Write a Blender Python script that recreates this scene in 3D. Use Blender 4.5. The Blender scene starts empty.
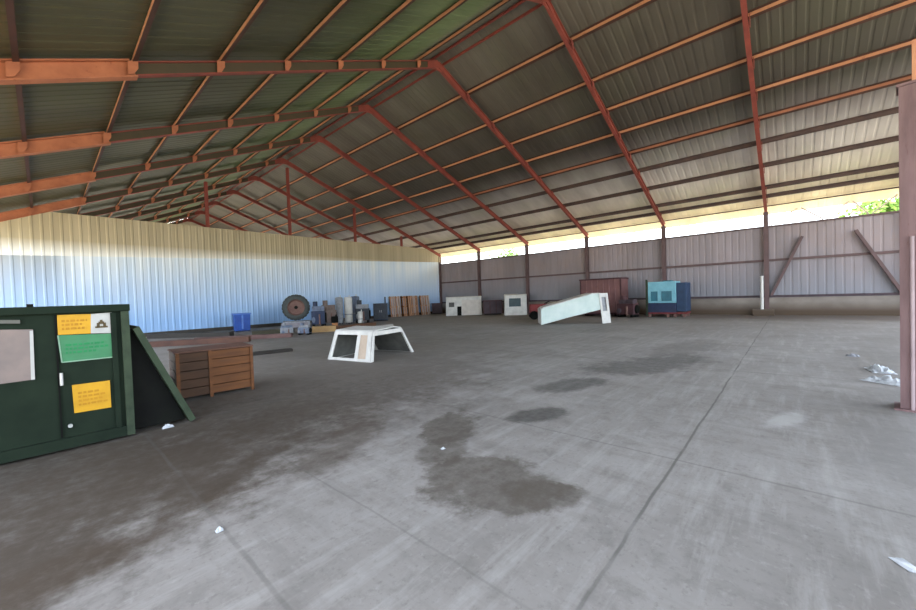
import bpy, math, random
from mathutils import Vector, Matrix
random.seed(7)
C = bpy.context.scene.collection
S = 5.0 / 6.1
# ------------------------------------------------------------------ camera
FPX, YAW, PITCH, ROLL = 372.0, 0.83967, -0.023685, -0.034376
CAMZ = 1.9657 * S
sy, cy = math.sin(YAW), math.cos(YAW)
_F = Vector((sy, cy, 0)); _R = Vector((cy, -sy, 0)); _U = Vector((0, 0, 1))
_F2 = math.cos(PITCH) * _F + math.sin(PITCH) * _U
_U2 = -math.sin(PITCH) * _F + math.cos(PITCH) * _U
RR = math.cos(ROLL) * _R + math.sin(ROLL) * _U2
UU = -math.sin(ROLL) * _R + math.cos(ROLL) * _U2
FF = _F2
cd = bpy.data.cameras.new('camera'); cam = bpy.data.objects.new('camera', cd); C.objects.link(cam)
cd.sensor_width = 36.0; cd.lens = FPX / 916 * 36.0; cd.clip_start = 0.05; cd.clip_end = 500
cam.matrix_world = Matrix(((RR.x, UU.x, -FF.x, 0), (RR.y, UU.y, -FF.y, 0), (RR.z, UU.z, -FF.z, CAMZ), (0, 0, 0, 1)))
bpy.context.scene.camera = cam
CP = Vector((0, 0, CAMZ))
def ray(px, py): return FF + (px - 458) / FPX * RR - (py - 305) / FPX * UU
def G(px, py):
    d = ray(px, py); t = -CAMZ / d.z; return CP + d * t
def atX(px, py, X):
    d = ray(px, py); return CP + d * (X / d.x)
def atY(px, py, Y):
    d = ray(px, py); return CP + d * (Y / d.y)

# ------------------------------------------------------------------ mesh builder
class MB:
    def __init__(s): s.v = []; s.f = []; s.mi = []
    def face(s, pts, m=0):
        b = len(s.v); s.v += [tuple(p) for p in pts]; s.f.append(tuple(range(b, b + len(pts)))); s.mi.append(m)
    def hexa(s, p, m=0):       # p: 8 points, bottom ring 0-3, top ring 4-7
        b = len(s.v); s.v += [tuple(q) for q in p]
        for f in ((3, 2, 1, 0), (4, 5, 6, 7), (0, 1, 5, 4), (1, 2, 6, 5), (2, 3, 7, 6), (3, 0, 4, 7)):
            s.f.append(tuple(b + i for i in f)); s.mi.append(m)
        return s
    def box(s, x0, x1, y0, y1, z0, z1, m=0):
        return s.hexa([(x0, y0, z0), (x1, y0, z0), (x1, y1, z0), (x0, y1, z0), (x0, y0, z1), (x1, y0, z1), (x1, y1, z1), (x0, y1, z1)], m)
    def beam(s, a, b, w, h, up=(0, 0, 1), m=0):   # rectangular bar from a to b
        a = Vector(a); b = Vector(b); d = (b - a).normalized(); up = Vector(up)
        sd = d.cross(up)
        if sd.length < 1e-4: sd = d.cross(Vector((1, 0, 0)))
        sd.normalize(); u = sd.cross(d).normalized()
        c = [(-w / 2, -h / 2), (w / 2, -h / 2), (w / 2, h / 2), (-w / 2, h / 2)]
        return s.hexa([a + sd * x + u * z for x, z in c] + [b + sd * x + u * z for x, z in c], m)
    def ibeam(s, a, b, w, h, t=0.02, up=(0, 0, 1), mf=0, mw=0):
        a = Vector(a); b = Vector(b); d = (b - a).normalized(); up = Vector(up)
        sd = d.cross(up).normalized(); u = sd.cross(d).normalized()
        for k in (-1, 1):
            o = u * (k * (h / 2 - t / 2)); s.beam(a + o, b + o, w, t, up, mf)
        s.beam(a, b, t * 0.8, h - 2 * t, up, mw)
        return s
    def prism(s, poly, fn, d0, d1, m=0):   # poly in 2D, fn(u,v,d)->3D
        n = len(poly); b = len(s.v)
        s.v += [tuple(fn(u, v, d0)) for u, v in poly] + [tuple(fn(u, v, d1)) for u, v in poly]
        s.f.append(tuple(b + i for i in reversed(range(n)))); s.mi.append(m)
        s.f.append(tuple(b + n + i for i in range(n))); s.mi.append(m)
        for i in range(n):
            j = (i + 1) % n; s.f.append((b + i, b + j, b + n + j, b + n + i)); s.mi.append(m)
        return s
    def cyl(s, a, b, r0, r1=None, n=20, m=0, caps=True):
        r1 = r0 if r1 is None else r1
        a = Vector(a); b = Vector(b); d = (b - a).normalized()
        x = d.orthogonal().normalized(); y = d.cross(x); k = len(s.v)
        for p, r in ((a, r0), (b, r1)):
            for i in range(n):
                t = 2 * math.pi * i / n; s.v.append(tuple(p + (x * math.cos(t) + y * math.sin(t)) * r))
        for i in range(n):
            j = (i + 1) % n; s.f.append((k + i, k + j, k + n + j, k + n + i)); s.mi.append(m)
        if caps:
            s.f.append(tuple(k + i for i in reversed(range(n)))); s.mi.append(m)
            s.f.append(tuple(k + n + i for i in range(n))); s.mi.append(m)
        return s
    def lathe(s, o, ax, prof, n=28, m=0):    # prof: (r, along)
        o = Vector(o); d = Vector(ax).normalized(); x = d.orthogonal().normalized(); y = d.cross(x); k = len(s.v); L = len(prof)
        for r, h in prof:
            for i in range(n):
                t = 2 * math.pi * i / n; s.v.append(tuple(o + d * h + (x * math.cos(t) + y * math.sin(t)) * r))
        for q in range(L - 1):
            for i in range(n):
                j = (i + 1) % n; s.f.append((k + q * n + i, k + q * n + j, k + (q + 1) * n + j, k + (q + 1) * n + i)); s.mi.append(m)
        return s
    def panel(s, us, vs, holes, fn, t, m=0):  # grid panel with rectangular holes; fn(u,v,d)
        nu, nv = len(us) - 1, len(vs) - 1
        def solid(i, j):
            if not (0 <= i < nu and 0 <= j < nv): return False
            cu = (us[i] + us[i + 1]) / 2; cv = (vs[j] + vs[j + 1]) / 2
            return not any(a < cu < b and c < cv < d for a, b, c, d in holes)
        for i in range(nu):
            for j in range(nv):
                if not solid(i, j): continue
                q = [(us[i], vs[j]), (us[i + 1], vs[j]), (us[i + 1], vs[j + 1]), (us[i], vs[j + 1])]
                s.face([fn(u, v, 0) for u, v in q], m); s.face([fn(u, v, t) for u, v in reversed(q)], m)
                for k, (di, dj) in enumerate(((0, -1), (1, 0), (0, 1), (-1, 0))):
                    if not solid(i + di, j + dj):
                        (u0, v0), (u1, v1) = q[k], q[(k + 1) % 4]
                        s.face([fn(u0, v0, 0), fn(u0, v0, t), fn(u1, v1, t), fn(u1, v1, 0)], m)
        return s
    def build(s, name, mat, parent=None, smooth=False, bevel=0):
        me = bpy.data.meshes.new(name); me.from_pydata(s.v, [], s.f)
        for m in (mat if isinstance(mat, (list, tuple)) else [mat]): me.materials.append(m)
        me.polygons.foreach_set('material_index', s.mi)
        if smooth: me.polygons.foreach_set('use_smooth', [True] * len(s.f))
        me.validate(); me.update()
        import bmesh
        bm = bmesh.new(); bm.from_mesh(me); bmesh.ops.remove_doubles(bm, verts=bm.verts, dist=1e-5)
        bmesh.ops.recalc_face_normals(bm, faces=bm.faces); bm.to_mesh(me); bm.free()
        o = bpy.data.objects.new(name, me); C.objects.link(o)
        if parent: o.parent = parent
        if bevel:
            b = o.modifiers.new('bevel', 'BEVEL'); b.width = bevel; b.segments = 2; b.limit_method = 'ANGLE'
        if smooth:
            try: me.set_sharp_from_angle(angle=math.radians(40))
            except Exception: pass
        return o

def tag(o, label, cat, group=None):
    o['label'] = label; o['category'] = cat
    if group: o['group'] = group
    return o
def thing(name, label, cat, loc=(0, 0, 0), rz=0.0, group=None):
    o = bpy.data.objects.new(name, None); C.objects.link(o); o.empty_display_size = 0.3
    o.location = loc; o.rotation_euler = (0, 0, rz)
    return tag(o, label, cat, group)
def struct(o): o['kind'] = 'structure'; return o
def dup(root, loc, rz=None, label=None, group=None):
    r = root.copy(); C.objects.link(r); r.location = loc
    if rz is not None: r.rotation_euler = (0, 0, rz)
    if label: r['label'] = label
    if group: r['group'] = group
    for ch in list(root.children):
        c = ch.copy(); C.objects.link(c); c.parent = r
        for g in list(ch.children):
            d = g.copy(); C.objects.link(d); d.parent = c
    return r

# ------------------------------------------------------------------ materials
def newmat(name):
    m = bpy.data.materials.new(name); m.use_nodes = True; nt = m.node_tree
    return m, nt, nt.nodes['Principled BSDF']
def N(nt, t, **kw):
    n = nt.nodes.new(t)
    for k, v in kw.items():
        if k == 'inp':
            for a, b in v.items(): n.inputs[a].default_value = b
        else: setattr(n, k, v)
    return n
def c4(c): return (c[0], c[1], c[2], 1)
def mat(name, c1, c2=None, scale=3.0, stretch=(1, 1, 1), rough=0.7, metal=0.0, detail=5, lo=0.35, hi=0.7, bump=0.0, c3=None, s3=12.0, a3=0.62, spec=0.3):
    m, nt, p = newmat(name); L = nt.links
    p.inputs['Roughness'].default_value = rough; p.inputs['Metallic'].default_value = metal
    p.inputs['Specular IOR Level'].default_value = spec
    if c2 is None: c2 = tuple(x * 0.75 for x in c1)
    tc = N(nt, 'ShaderNodeTexCoord'); mp = N(nt, 'ShaderNodeMapping'); mp.inputs['Scale'].default_value = stretch
    L.new(tc.outputs['Object'], mp.inputs['Vector'])
    no = N(nt, 'ShaderNodeTexNoise', inp={'Scale': scale, 'Detail': detail, 'Roughness': 0.6}); L.new(mp.outputs[0], no.inputs['Vector'])
    r = N(nt, 'ShaderNodeMapRange', inp={'From Min': lo, 'From Max': hi}); L.new(no.outputs['Fac'], r.inputs['Value'])
    mx = N(nt, 'ShaderNodeMix', data_type='RGBA'); mx.inputs['A'].default_value = c4(c1); mx.inputs['B'].default_value = c4(c2)
    L.new(r.outputs[0], mx.inputs['Factor']); out = mx.outputs['Result']
    if c3:
        n3 = N(nt, 'ShaderNodeTexNoise', inp={'Scale': s3, 'Detail': 6.0, 'Roughness': 0.7}); L.new(mp.outputs[0], n3.inputs['Vector'])
        r3 = N(nt, 'ShaderNodeMapRange', inp={'From Min': a3, 'From Max': a3 + 0.1}); L.new(n3.outputs['Fac'], r3.inputs['Value'])
        m3 = N(nt, 'ShaderNodeMix', data_type='RGBA'); m3.inputs['B'].default_value = c4(c3)
        L.new(r3.outputs[0], m3.inputs['Factor']); L.new(out, m3.inputs['A']); out = m3.outputs['Result']
    L.new(out, p.inputs['Base Color'])
    if bump:
        b = N(nt, 'ShaderNodeBump', inp={'Strength': bump, 'Distance': 0.02}); L.new(no.outputs['Fac'], b.inputs['Height']); L.new(b.outputs[0], p.inputs['Normal'])
    return m

ORANGE = mat('orange_primer_steel', (0.47, 0.17, 0.085), (0.34, 0.115, 0.06), 2.5, c3=(0.22, 0.06, 0.03), s3=9)
RED = mat('oxide_red_steel', (0.27, 0.062, 0.045), (0.19, 0.046, 0.038), 2.0, c3=(0.14, 0.045, 0.035), s3=9)
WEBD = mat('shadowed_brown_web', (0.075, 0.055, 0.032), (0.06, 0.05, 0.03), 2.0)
PURL = mat('tan_orange_purlin', (0.56, 0.27, 0.15), (0.46, 0.19, 0.10), 1.2, stretch=(1, .3, 1), c3=(0.30, 0.09, 0.05), s3=6)
PURR = mat('orange_red_purlin', (0.50, 0.19, 0.09), (0.38, 0.12, 0.06), 1.2, stretch=(1, .3, 1), c3=(0.24, 0.07, 0.04), s3=6)
POSTR = mat('purple_red_column', (0.20, 0.125, 0.125), (0.14, 0.085, 0.085), 3, stretch=(4, 4, .6), c3=(0.13, 0.06, 0.05), s3=8)
COLW = mat('dull_maroon_column', (0.15, 0.095, 0.095), (0.11, 0.075, 0.075), 2.0)
WHITE = mat('chalky_white_fibreglass', (0.62, 0.61, 0.57), (0.46, 0.455, 0.43), 2.5, rough=.5, c3=(0.36, .35, .33), s3=6, a3=.66)
MINT = mat('white_mint_fibreglass', (0.60, 0.68, 0.64), (0.46, 0.57, 0.54), 1.5, rough=.5)
CREAM = mat('cream_fibreglass', (0.62, 0.57, 0.51), (0.48, 0.43, 0.39), 2.0, rough=.55)
TAN = mat('tan_panel', (0.50, 0.40, 0.31), (0.42, 0.33, 0.25), 3)
DARKI = mat('dark_grey_shell_inside', (0.11, 0.11, 0.10), (0.07, 0.07, 0.065), 4)  # shade inside the shells as colour; also one grey window pane
GLASS = mat('dark_tinted_glass', (0.022, 0.05, 0.06), (0.016, 0.036, 0.045), 3, rough=.35, spec=.3)
GREEN = mat('dark_green_painted_steel', (0.017, 0.026, 0.017), (0.011, 0.017, 0.012), 2.0, rough=.75, c3=(0.03, .028, .018), s3=7, a3=.68, spec=.04)
GREENL = mat('worn_green_edge_steel', (0.045, 0.062, 0.038), (0.028, 0.040, 0.026), 5.0, rough=.7, spec=.1)
BLACK = mat('black_rubbery_shadow_steel', (0.009, 0.010, 0.008), (0.006, 0.006, 0.006), 4, spec=.05)
YEL = mat('yellow_sticker', (0.56, 0.30, 0.010), (0.46, 0.235, 0.008), 5, rough=.5)
SWHITE = mat('white_sticker', (0.45, 0.45, 0.43), (0.36, .36, .34), 5, rough=.5)
SGREEN = mat('green_sticker', (0.045, 0.20, 0.085), (0.036, .16, .07), 5, rough=.5)
PLACARD = mat('faded_pinkish_placard', (0.22, 0.17, 0.15), (0.165, 0.135, 0.125), 4, rough=.55)
INK = mat('faded_dark_ink', (0.10, 0.07, 0.03), rough=.6)
INKG = mat('faded_light_ink', (0.22, 0.36, 0.25), rough=.6)
CHROME = mat('bright_steel', (0.55, 0.56, 0.55), (0.4, .4, .4), 6, rough=.35, metal=.6)
WOOD = mat('orange_brown_boards', (0.155, 0.058, 0.017), (0.085, 0.033, 0.012), 2.5, stretch=(.7, .7, 7), c3=(.10, .045, .02), s3=3, a3=.6)
WOODD = mat('dark_brown_boards', (0.068, 0.031, 0.014), (0.04, 0.02, 0.01), 2.5, stretch=(.7, .7, 7))
LUMB = mat('red_brown_lumber', (0.13, 0.062, 0.042), (0.08, 0.04, 0.03), 2, stretch=(1, 1, 1))
LUMY = mat('yellow_brown_lumber', (0.42, 0.28, 0.12), (0.30, 0.18, 0.08), 2)
PALW = mat('pale_orange_slats', (0.52, 0.31, 0.20), (0.36, 0.19, 0.11), 3, stretch=(3, 3, .6), c3=(0.2, .11, .07), s3=3)
PALL = mat('weathered_pale_slats', (0.60, 0.48, 0.42), (0.46, 0.34, 0.28), 3, stretch=(3, 3, .6))
BLUE = mat('royal_blue_plastic', (0.025, 0.09, 0.38), (0.018, 0.06, 0.27), 3, rough=.4)
BLUEL = mat('light_blue_trim', (0.10, 0.22, 0.60), rough=.4)
TYRE = mat('dusty_black_rubber', (0.075, 0.085, 0.08), (0.05, 0.055, 0.055), 5, rough=.9)
RUST = mat('rusty_red_rim', (0.20, 0.12, 0.10), (0.14, 0.07, 0.06), 5)
GREYM = mat('grey_machine_paint', (0.30, 0.31, 0.33), (0.19, 0.20, 0.22), 5, rough=.55, c3=(.10, .08, .07), s3=7)
GREYD = mat('dark_grey_machine', (0.045, 0.052, 0.065), (0.03, 0.034, 0.042), 5, rough=.6)
NAVY = mat('navy_painted_steel', (0.022, 0.035, 0.085), (0.015, 0.025, 0.055), 4, rough=.5)
BLUEG = mat('blue_grey_paint', (0.16, 0.20, 0.28), (0.10, 0.12, 0.17), 5, rough=.6)
BROWNM = mat('brown_grease_metal', (0.20, 0.15, 0.13), (0.12, 0.09, 0.08), 6)
CYAN = mat('pale_cyan_panel', (0.22, 0.50, 0.58), (0.15, 0.36, 0.45), 2.5, rough=.5)
TEAL = mat('deep_teal_window', (0.02, 0.15, 0.21), (0.015, .10, .15), 4, rough=.3)
DBLUE = mat('dark_blue_side', (0.022, 0.05, 0.11), (0.016, 0.035, 0.075), 3, rough=.5)
MAROON = mat('faded_maroon_steel', (0.23, 0.115, 0.11), (0.17, 0.085, 0.085), 1.5, c3=(.15, .085, .08), s3=3)
MAROOND = mat('dark_maroon_steel', (0.085, 0.035, 0.04), (0.06, 0.03, 0.035), 3)
REDM = mat('red_machine_paint', (0.20, 0.035, 0.035), (0.13, 0.028, 0.028), 4)
PLUM = mat('dark_plum_steel', (0.085, 0.06, 0.07), (0.055, 0.042, 0.05), 3)
PAPER = mat('crumpled_white_sheet', (0.60, 0.63, 0.66), (0.30, 0.32, 0.34), 9, rough=.6)
GALV = mat('galvanised_pipe_white', (0.66, 0.65, 0.62), (0.55, .54, .52), 4, rough=.4)
LEAF = mat('sunlit_leaves', (0.20, 0.34, 0.06), (0.11, 0.22, 0.035), 2.0, rough=.6)
BARK = mat('grey_bark', (0.16, 0.12, 0.09), (0.1, .08, .06), 6, bump=.4)

def sheet(name, c1, c2, run, c3=None, zfade=None, xramp=None):
    """painted corrugated sheet: streaks running along one axis"""
    m, nt, p = newmat(name); L = nt.links
    p.inputs['Roughness'].default_value = .6; p.inputs['Specular IOR Level'].default_value = .25
    g = N(nt, 'ShaderNodeNewGeometry'); mp = N(nt, 'ShaderNodeMapping'); mp.inputs['Scale'].default_value = run
    L.new(g.outputs['Position'], mp.inputs['Vector'])
    no = N(nt, 'ShaderNodeTexNoise', inp={'Scale': 1.0, 'Detail': 4.0, 'Roughness': .55}); L.new(mp.outputs[0], no.inputs['Vector'])
    r = N(nt, 'ShaderNodeMapRange', inp={'From Min': .36, 'From Max': .66}); L.new(no.outputs['Fac'], r.inputs['Value'])
    mx = N(nt, 'ShaderNodeMix', data_type='RGBA'); mx.inputs['A'].default_value = c4(c1); mx.inputs['B'].default_value = c4(c2)
    L.new(r.outputs[0], mx.inputs['Factor']); out = mx.outputs['Result']
    if c3:
        n2 = N(nt, 'ShaderNodeTexNoise', inp={'Scale': .35, 'Detail': 6.0, 'Roughness': .65}); L.new(g.outputs['Position'], n2.inputs['Vector'])
        r2 = N(nt, 'ShaderNodeMapRange', inp={'From Min': .45, 'From Max': .75}); L.new(n2.outputs['Fac'], r2.inputs['Value'])
        m2 = N(nt, 'ShaderNodeMix', data_type='RGBA'); m2.inputs['B'].default_value = c4(c3)
        L.new(r2.outputs[0], m2.inputs['Factor']); L.new(out, m2.inputs['A']); out = m2.outputs['Result']
    if xramp:                       # colour change across X; near the right eave it paints in gap light
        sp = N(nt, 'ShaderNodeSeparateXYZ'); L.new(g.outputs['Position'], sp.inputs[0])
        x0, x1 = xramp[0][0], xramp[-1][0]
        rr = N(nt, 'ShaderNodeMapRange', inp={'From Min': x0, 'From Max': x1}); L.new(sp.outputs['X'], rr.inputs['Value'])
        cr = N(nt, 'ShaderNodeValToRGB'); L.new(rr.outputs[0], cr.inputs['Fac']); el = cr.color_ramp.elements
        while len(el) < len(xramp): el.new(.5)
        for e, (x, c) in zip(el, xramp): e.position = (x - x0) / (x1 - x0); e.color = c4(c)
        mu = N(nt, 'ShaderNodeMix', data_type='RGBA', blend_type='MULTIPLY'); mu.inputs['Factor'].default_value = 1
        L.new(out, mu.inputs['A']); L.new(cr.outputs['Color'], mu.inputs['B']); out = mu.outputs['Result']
    if zfade:                       # colour shift towards the bottom: dirt on concrete, painted daylight on the end wall
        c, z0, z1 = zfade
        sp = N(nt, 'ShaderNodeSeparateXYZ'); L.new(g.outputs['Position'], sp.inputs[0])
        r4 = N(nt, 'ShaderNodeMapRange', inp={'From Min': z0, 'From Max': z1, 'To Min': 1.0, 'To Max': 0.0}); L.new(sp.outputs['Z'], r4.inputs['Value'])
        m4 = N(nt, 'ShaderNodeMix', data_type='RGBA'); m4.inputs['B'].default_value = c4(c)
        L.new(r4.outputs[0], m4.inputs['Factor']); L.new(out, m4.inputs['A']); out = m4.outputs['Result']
    L.new(out, p.inputs['Base Color'])
    return m
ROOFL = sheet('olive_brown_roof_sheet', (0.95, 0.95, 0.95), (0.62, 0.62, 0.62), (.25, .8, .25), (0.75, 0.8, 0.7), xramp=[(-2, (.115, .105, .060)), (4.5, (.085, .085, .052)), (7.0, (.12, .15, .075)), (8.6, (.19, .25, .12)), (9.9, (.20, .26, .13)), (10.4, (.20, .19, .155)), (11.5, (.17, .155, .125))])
ROOFR = sheet('grey_brown_roof_sheet', (0.98, 0.98, 0.98), (0.66, 0.64, 0.64), (.25, .8, .25), (0.80, 0.86, 0.74), xramp=[(11.5, (.165, .145, .12)), (14.5, (.115, .10, .082)), (18.8, (.085, .076, .068)), (19.9, (.20, .18, .178)), (21.5, (.50, .46, .455)), (23.4, (.78, .71, .66)), (26.5, (.95, .82, .58))])  # pale eave rows: light from the wall gap put into the colour
WALLB = sheet('sky_tinted_blue_white_sheet', (0.84, 0.88, 0.90), (0.66, 0.76, 0.86), (1.6, 1, .08), zfade=((.33, .53, .84), .8, 4.3), xramp=[(-2, (.46, .44, .42)), (.3, (.54, .53, .52)), (1.2, (.92, .93, .94)), (26, (1, 1, 1))])  # cool daylight on the lower wall painted as a blue fade
WALLT = sheet('warm_lit_cream_sheet', (0.50, 0.42, 0.28), (0.40, 0.335, 0.22), (1.6, 1, .08), zfade=((.80, .80, .76), 4.3, 4.95))  # warm bounce light painted as cream, whitening at the lower edge
WALLR = sheet('dusty_mauve_grey_sheet', (0.37, 0.315, 0.33), (0.26, 0.225, 0.235), (1, .9, .15), (0.33, 0.25, 0.235), zfade=((.24, .25, .285), .9, 3.6))
CONC = sheet('weathered_concrete', (0.30, 0.265, 0.235), (0.19, 0.165, 0.145), (.4, .6, .8), (0.17, 0.14, 0.115), zfade=((.085, .058, .038), .22, .72))
GROUND = mat('dry_pale_earth', (0.58, 0.51, 0.37), (0.46, 0.43, 0.27), .3)

def floor_material():
    m, nt, p = newmat('stained_concrete_floor'); L = nt.links
    p.inputs['Roughness'].default_value = .75; p.inputs['Specular IOR Level'].default_value = .25
    g = N(nt, 'ShaderNodeNewGeometry'); pos = g.outputs['Position']
    def noise(scale, detail=6, rough=.6, src=pos, out='Fac'):
        n = N(nt, 'ShaderNodeTexNoise', inp={'Scale': scale, 'Detail': detail, 'Roughness': rough}); L.new(src, n.inputs['Vector']); return n.outputs[out]
    def rng(v, a, b, c=0.0, d=1.0, smooth=False):
        n = N(nt, 'ShaderNodeMapRange', inp={'From Min': a, 'From Max': b, 'To Min': c, 'To Max': d})
        if smooth: n.interpolation_type = 'SMOOTHSTEP'
        L.new(v, n.inputs['Value']); return n.outputs[0]
    def math2(op, a, b):
        n = N(nt, 'ShaderNodeMath', operation=op)
        for i, x in enumerate((a, b)):
            if isinstance(x, (int, float)): n.inputs[i].default_value = x
            else: L.new(x, n.inputs[i])
        return n.outputs[0]
    def mix(fac, a, col):
        n = N(nt, 'ShaderNodeMix', data_type='RGBA'); n.inputs['B'].default_value = c4(col)
        L.new(fac, n.inputs['Factor']); L.new(a, n.inputs['A']); return n.outputs['Result']
    base = N(nt, 'ShaderNodeMix', data_type='RGBA'); base.inputs['A'].default_value = (.300, .283, .262, 1); base.inputs['B'].default_value = (.205, .190, .172, 1)
    L.new(rng(noise(.55, 8, .65), .35, .68), base.inputs['Factor']); col = base.outputs['Result']
    col = mix(math2('MULTIPLY', rng(noise(3.5, 8, .75), .5, .68), .65), col, (.17, .158, .142))
    col = mix(math2('MULTIPLY', rng(noise(22, 4, .7), .55, .7), .45), col, (.13, .12, .105))
    col = mix(math2('MULTIPLY', rng(noise(13, 5, .7), .56, .72), .4), col, (.38, .365, .34))
    # brushed scuffs running along the building
    mp = N(nt, 'ShaderNodeMapping'); mp.inputs['Rotation'].default_value = (0, 0, .25); mp.inputs['Scale'].default_value = (.5, 4.0, 1); L.new(pos, mp.inputs['Vector'])
    col = mix(math2('MULTIPLY', rng(noise(1.3, 6, .7, mp.outputs[0]), .5, .68), .55), col, (.385, .37, .345))
    mp2 = N(nt, 'ShaderNodeMapping'); mp2.inputs['Rotation'].default_value = (0, 0, -.5); mp2.inputs['Scale'].default_value = (3.0, .5, 1); L.new(pos, mp2.inputs['Vector'])
    col = mix(math2('MULTIPLY', rng(noise(1.1, 6, .7, mp2.outputs[0]), .5, .68), .5), col, (.175, .163, .147))
    warp = noise(1.6, 5, .65); warp2 = noise(5.0, 4, .6)
    mott = rng(noise(7.0, 7, .75), .3, .6, .62, 1.0); warp3 = noise(16.0, 5, .65)
    def stain(cx, cyy, rx, ry, rot, colr, amt, soft=.35, wob=1.1):
        nonlocal col
        s_ = N(nt, 'ShaderNodeVectorMath', operation='SUBTRACT'); s_.inputs[1].default_value = (cx, cyy, 0); L.new(pos, s_.inputs[0])
        q = N(nt, 'ShaderNodeMapping', vector_type='POINT'); q.inputs['Rotation'].default_value = (0, 0, -rot); L.new(s_.outputs[0], q.inputs['Vector'])
        v = N(nt, 'ShaderNodeVectorMath', operation='MULTIPLY'); v.inputs[1].default_value = (1 / rx, 1 / ry, 0); L.new(q.outputs[0], v.inputs[0])
        l = N(nt, 'ShaderNodeVectorMath', operation='LENGTH'); L.new(v.outputs[0], l.inputs[0])
        d = math2('ADD', l.outputs['Value'], math2('MULTIPLY', math2('SUBTRACT', warp, .5), wob * 2))
        d = math2('ADD', d, math2('MULTIPLY', math2('SUBTRACT', warp2, .5), wob * .8))
        d = math2('ADD', d, math2('MULTIPLY', math2('SUBTRACT', warp3, .5), wob * .5))
        f = math2('MULTIPLY', rng(d, 1 - soft, 1 + soft, amt, 0.0, True), mott)
        col = mix(f, col, colr)
    # brown dirt that drifted along the skip side of the shed
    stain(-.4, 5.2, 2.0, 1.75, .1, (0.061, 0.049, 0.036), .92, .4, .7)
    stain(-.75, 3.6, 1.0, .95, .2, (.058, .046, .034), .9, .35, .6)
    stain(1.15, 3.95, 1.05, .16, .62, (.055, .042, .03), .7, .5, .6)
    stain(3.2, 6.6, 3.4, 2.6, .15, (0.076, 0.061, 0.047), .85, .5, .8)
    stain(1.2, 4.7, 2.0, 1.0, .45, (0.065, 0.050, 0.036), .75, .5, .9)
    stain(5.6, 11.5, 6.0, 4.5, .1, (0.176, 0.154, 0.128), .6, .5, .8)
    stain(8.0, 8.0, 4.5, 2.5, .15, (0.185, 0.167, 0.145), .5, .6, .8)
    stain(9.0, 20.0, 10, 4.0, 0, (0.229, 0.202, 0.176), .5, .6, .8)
    stain(0.25, 3.35, .95, .22, .25, (0.058, 0.040, 0.025), .6, .6, .9)
    # oil and water stains
    stain(3.30, 3.18, .36, .52, -.95, (.085, .072, .057), .85, .16, .75)
    stain(2.72, 2.72, .34, .26, .5, (.092, .078, .062), .75, .2, .7)
    stain(2.52, 2.02, .50, .62, .3, (.092, .078, .062), .85, .18, .85)
    stain(2.62, 1.52, .32, .20, -1.2, (.092, .078, .062), .8, .2, .8)
    stain(2.1, 3.75, .85, .30, .5, (0.086, 0.068, 0.052), .6, .4, .8)
    stain(4.35, 2.53, .45, .24, -.4, (0.061, 0.058, 0.052), .85, .25, .5)
    stain(6.10, 2.88, .75, .34, -.4, (0.079, 0.076, 0.068), .8, .3, .6)
    stain(8.7, 2.3, 1.7, .7, -.35, (0.072, 0.068, 0.061), .75, .35, .9)
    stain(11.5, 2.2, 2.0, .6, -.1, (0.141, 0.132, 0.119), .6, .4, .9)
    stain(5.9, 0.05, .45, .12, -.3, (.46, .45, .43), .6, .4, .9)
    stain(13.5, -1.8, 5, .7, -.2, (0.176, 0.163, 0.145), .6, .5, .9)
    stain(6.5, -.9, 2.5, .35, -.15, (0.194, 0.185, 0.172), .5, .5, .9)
    # dirt strip and worn earth along the right wall
    sp = N(nt, 'ShaderNodeSeparateXYZ'); L.new(pos, sp.inputs[0])
    xw = math2('ADD', sp.outputs['X'], math2('MULTIPLY', math2('SUBTRACT', noise(.5, 5, .6), .5), 6))
    col = mix(rng(xw, 21.0, 24.5, 0.0, .92, True), col, (.095, .066, .044))
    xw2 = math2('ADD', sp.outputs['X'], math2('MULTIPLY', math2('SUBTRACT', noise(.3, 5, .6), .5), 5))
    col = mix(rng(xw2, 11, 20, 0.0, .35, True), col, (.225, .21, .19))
    # slab joints
    def joint(sock, at, wid, amt, wob=.05):
        nonlocal col
        d = math2('ADD', math2('SUBTRACT', sock, at), math2('MULTIPLY', math2('SUBTRACT', noise(1.5, 3, .5), .5), wob))
        d = math2('ABSOLUTE', d, 0); f = rng(d, wid * .4, wid, amt, 0.0)
        brk = rng(noise(.9, 3, .6), .32, .5)
        col = mix(math2('MULTIPLY', f, brk), col, (.10, .095, .085))
    joint(sp.outputs['Y'], .82, .016, .75)
    joint(sp.outputs['X'], 1.6, .012, .3); joint(sp.outputs['X'], .8, .02, .45); joint(sp.outputs['X'], 3.92, .02, .35); joint(sp.outputs['Y'], 6.3, .04, .35); joint(sp.outputs['X'], 8.8, .04, .35)
    L.new(col, p.inputs['Base Color'])
    b = N(nt, 'ShaderNodeBump', inp={'Strength': .25, 'Distance': .01}); L.new(noise(9, 8, .7), b.inputs['Height']); L.new(b.outputs[0], p.inputs['Normal'])
    return m

# ------------------------------------------------------------------ the shed
XR = 26.545; XD = 11.496; ZD = 11.485; SL = .4456; SR = .3783; XL = -1.75
YB = 25.995; WT = 4.862; ET = 6.24
YF0, YF1 = -7.0, 52.0
def Yk(k): return YB - (6 - k) * 5.0
def zr(x): return ZD - SL * (XD - x) if x < XD else ZD - SR * (x - XD)

struct(MB().box(-3.2, XR + .1, -7.5, 53, -.25, 0).build('floor', floor_material()))
struct(MB().box(-120, 150, -90, 160, -.5, -.27).build('ground', GROUND))

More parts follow.
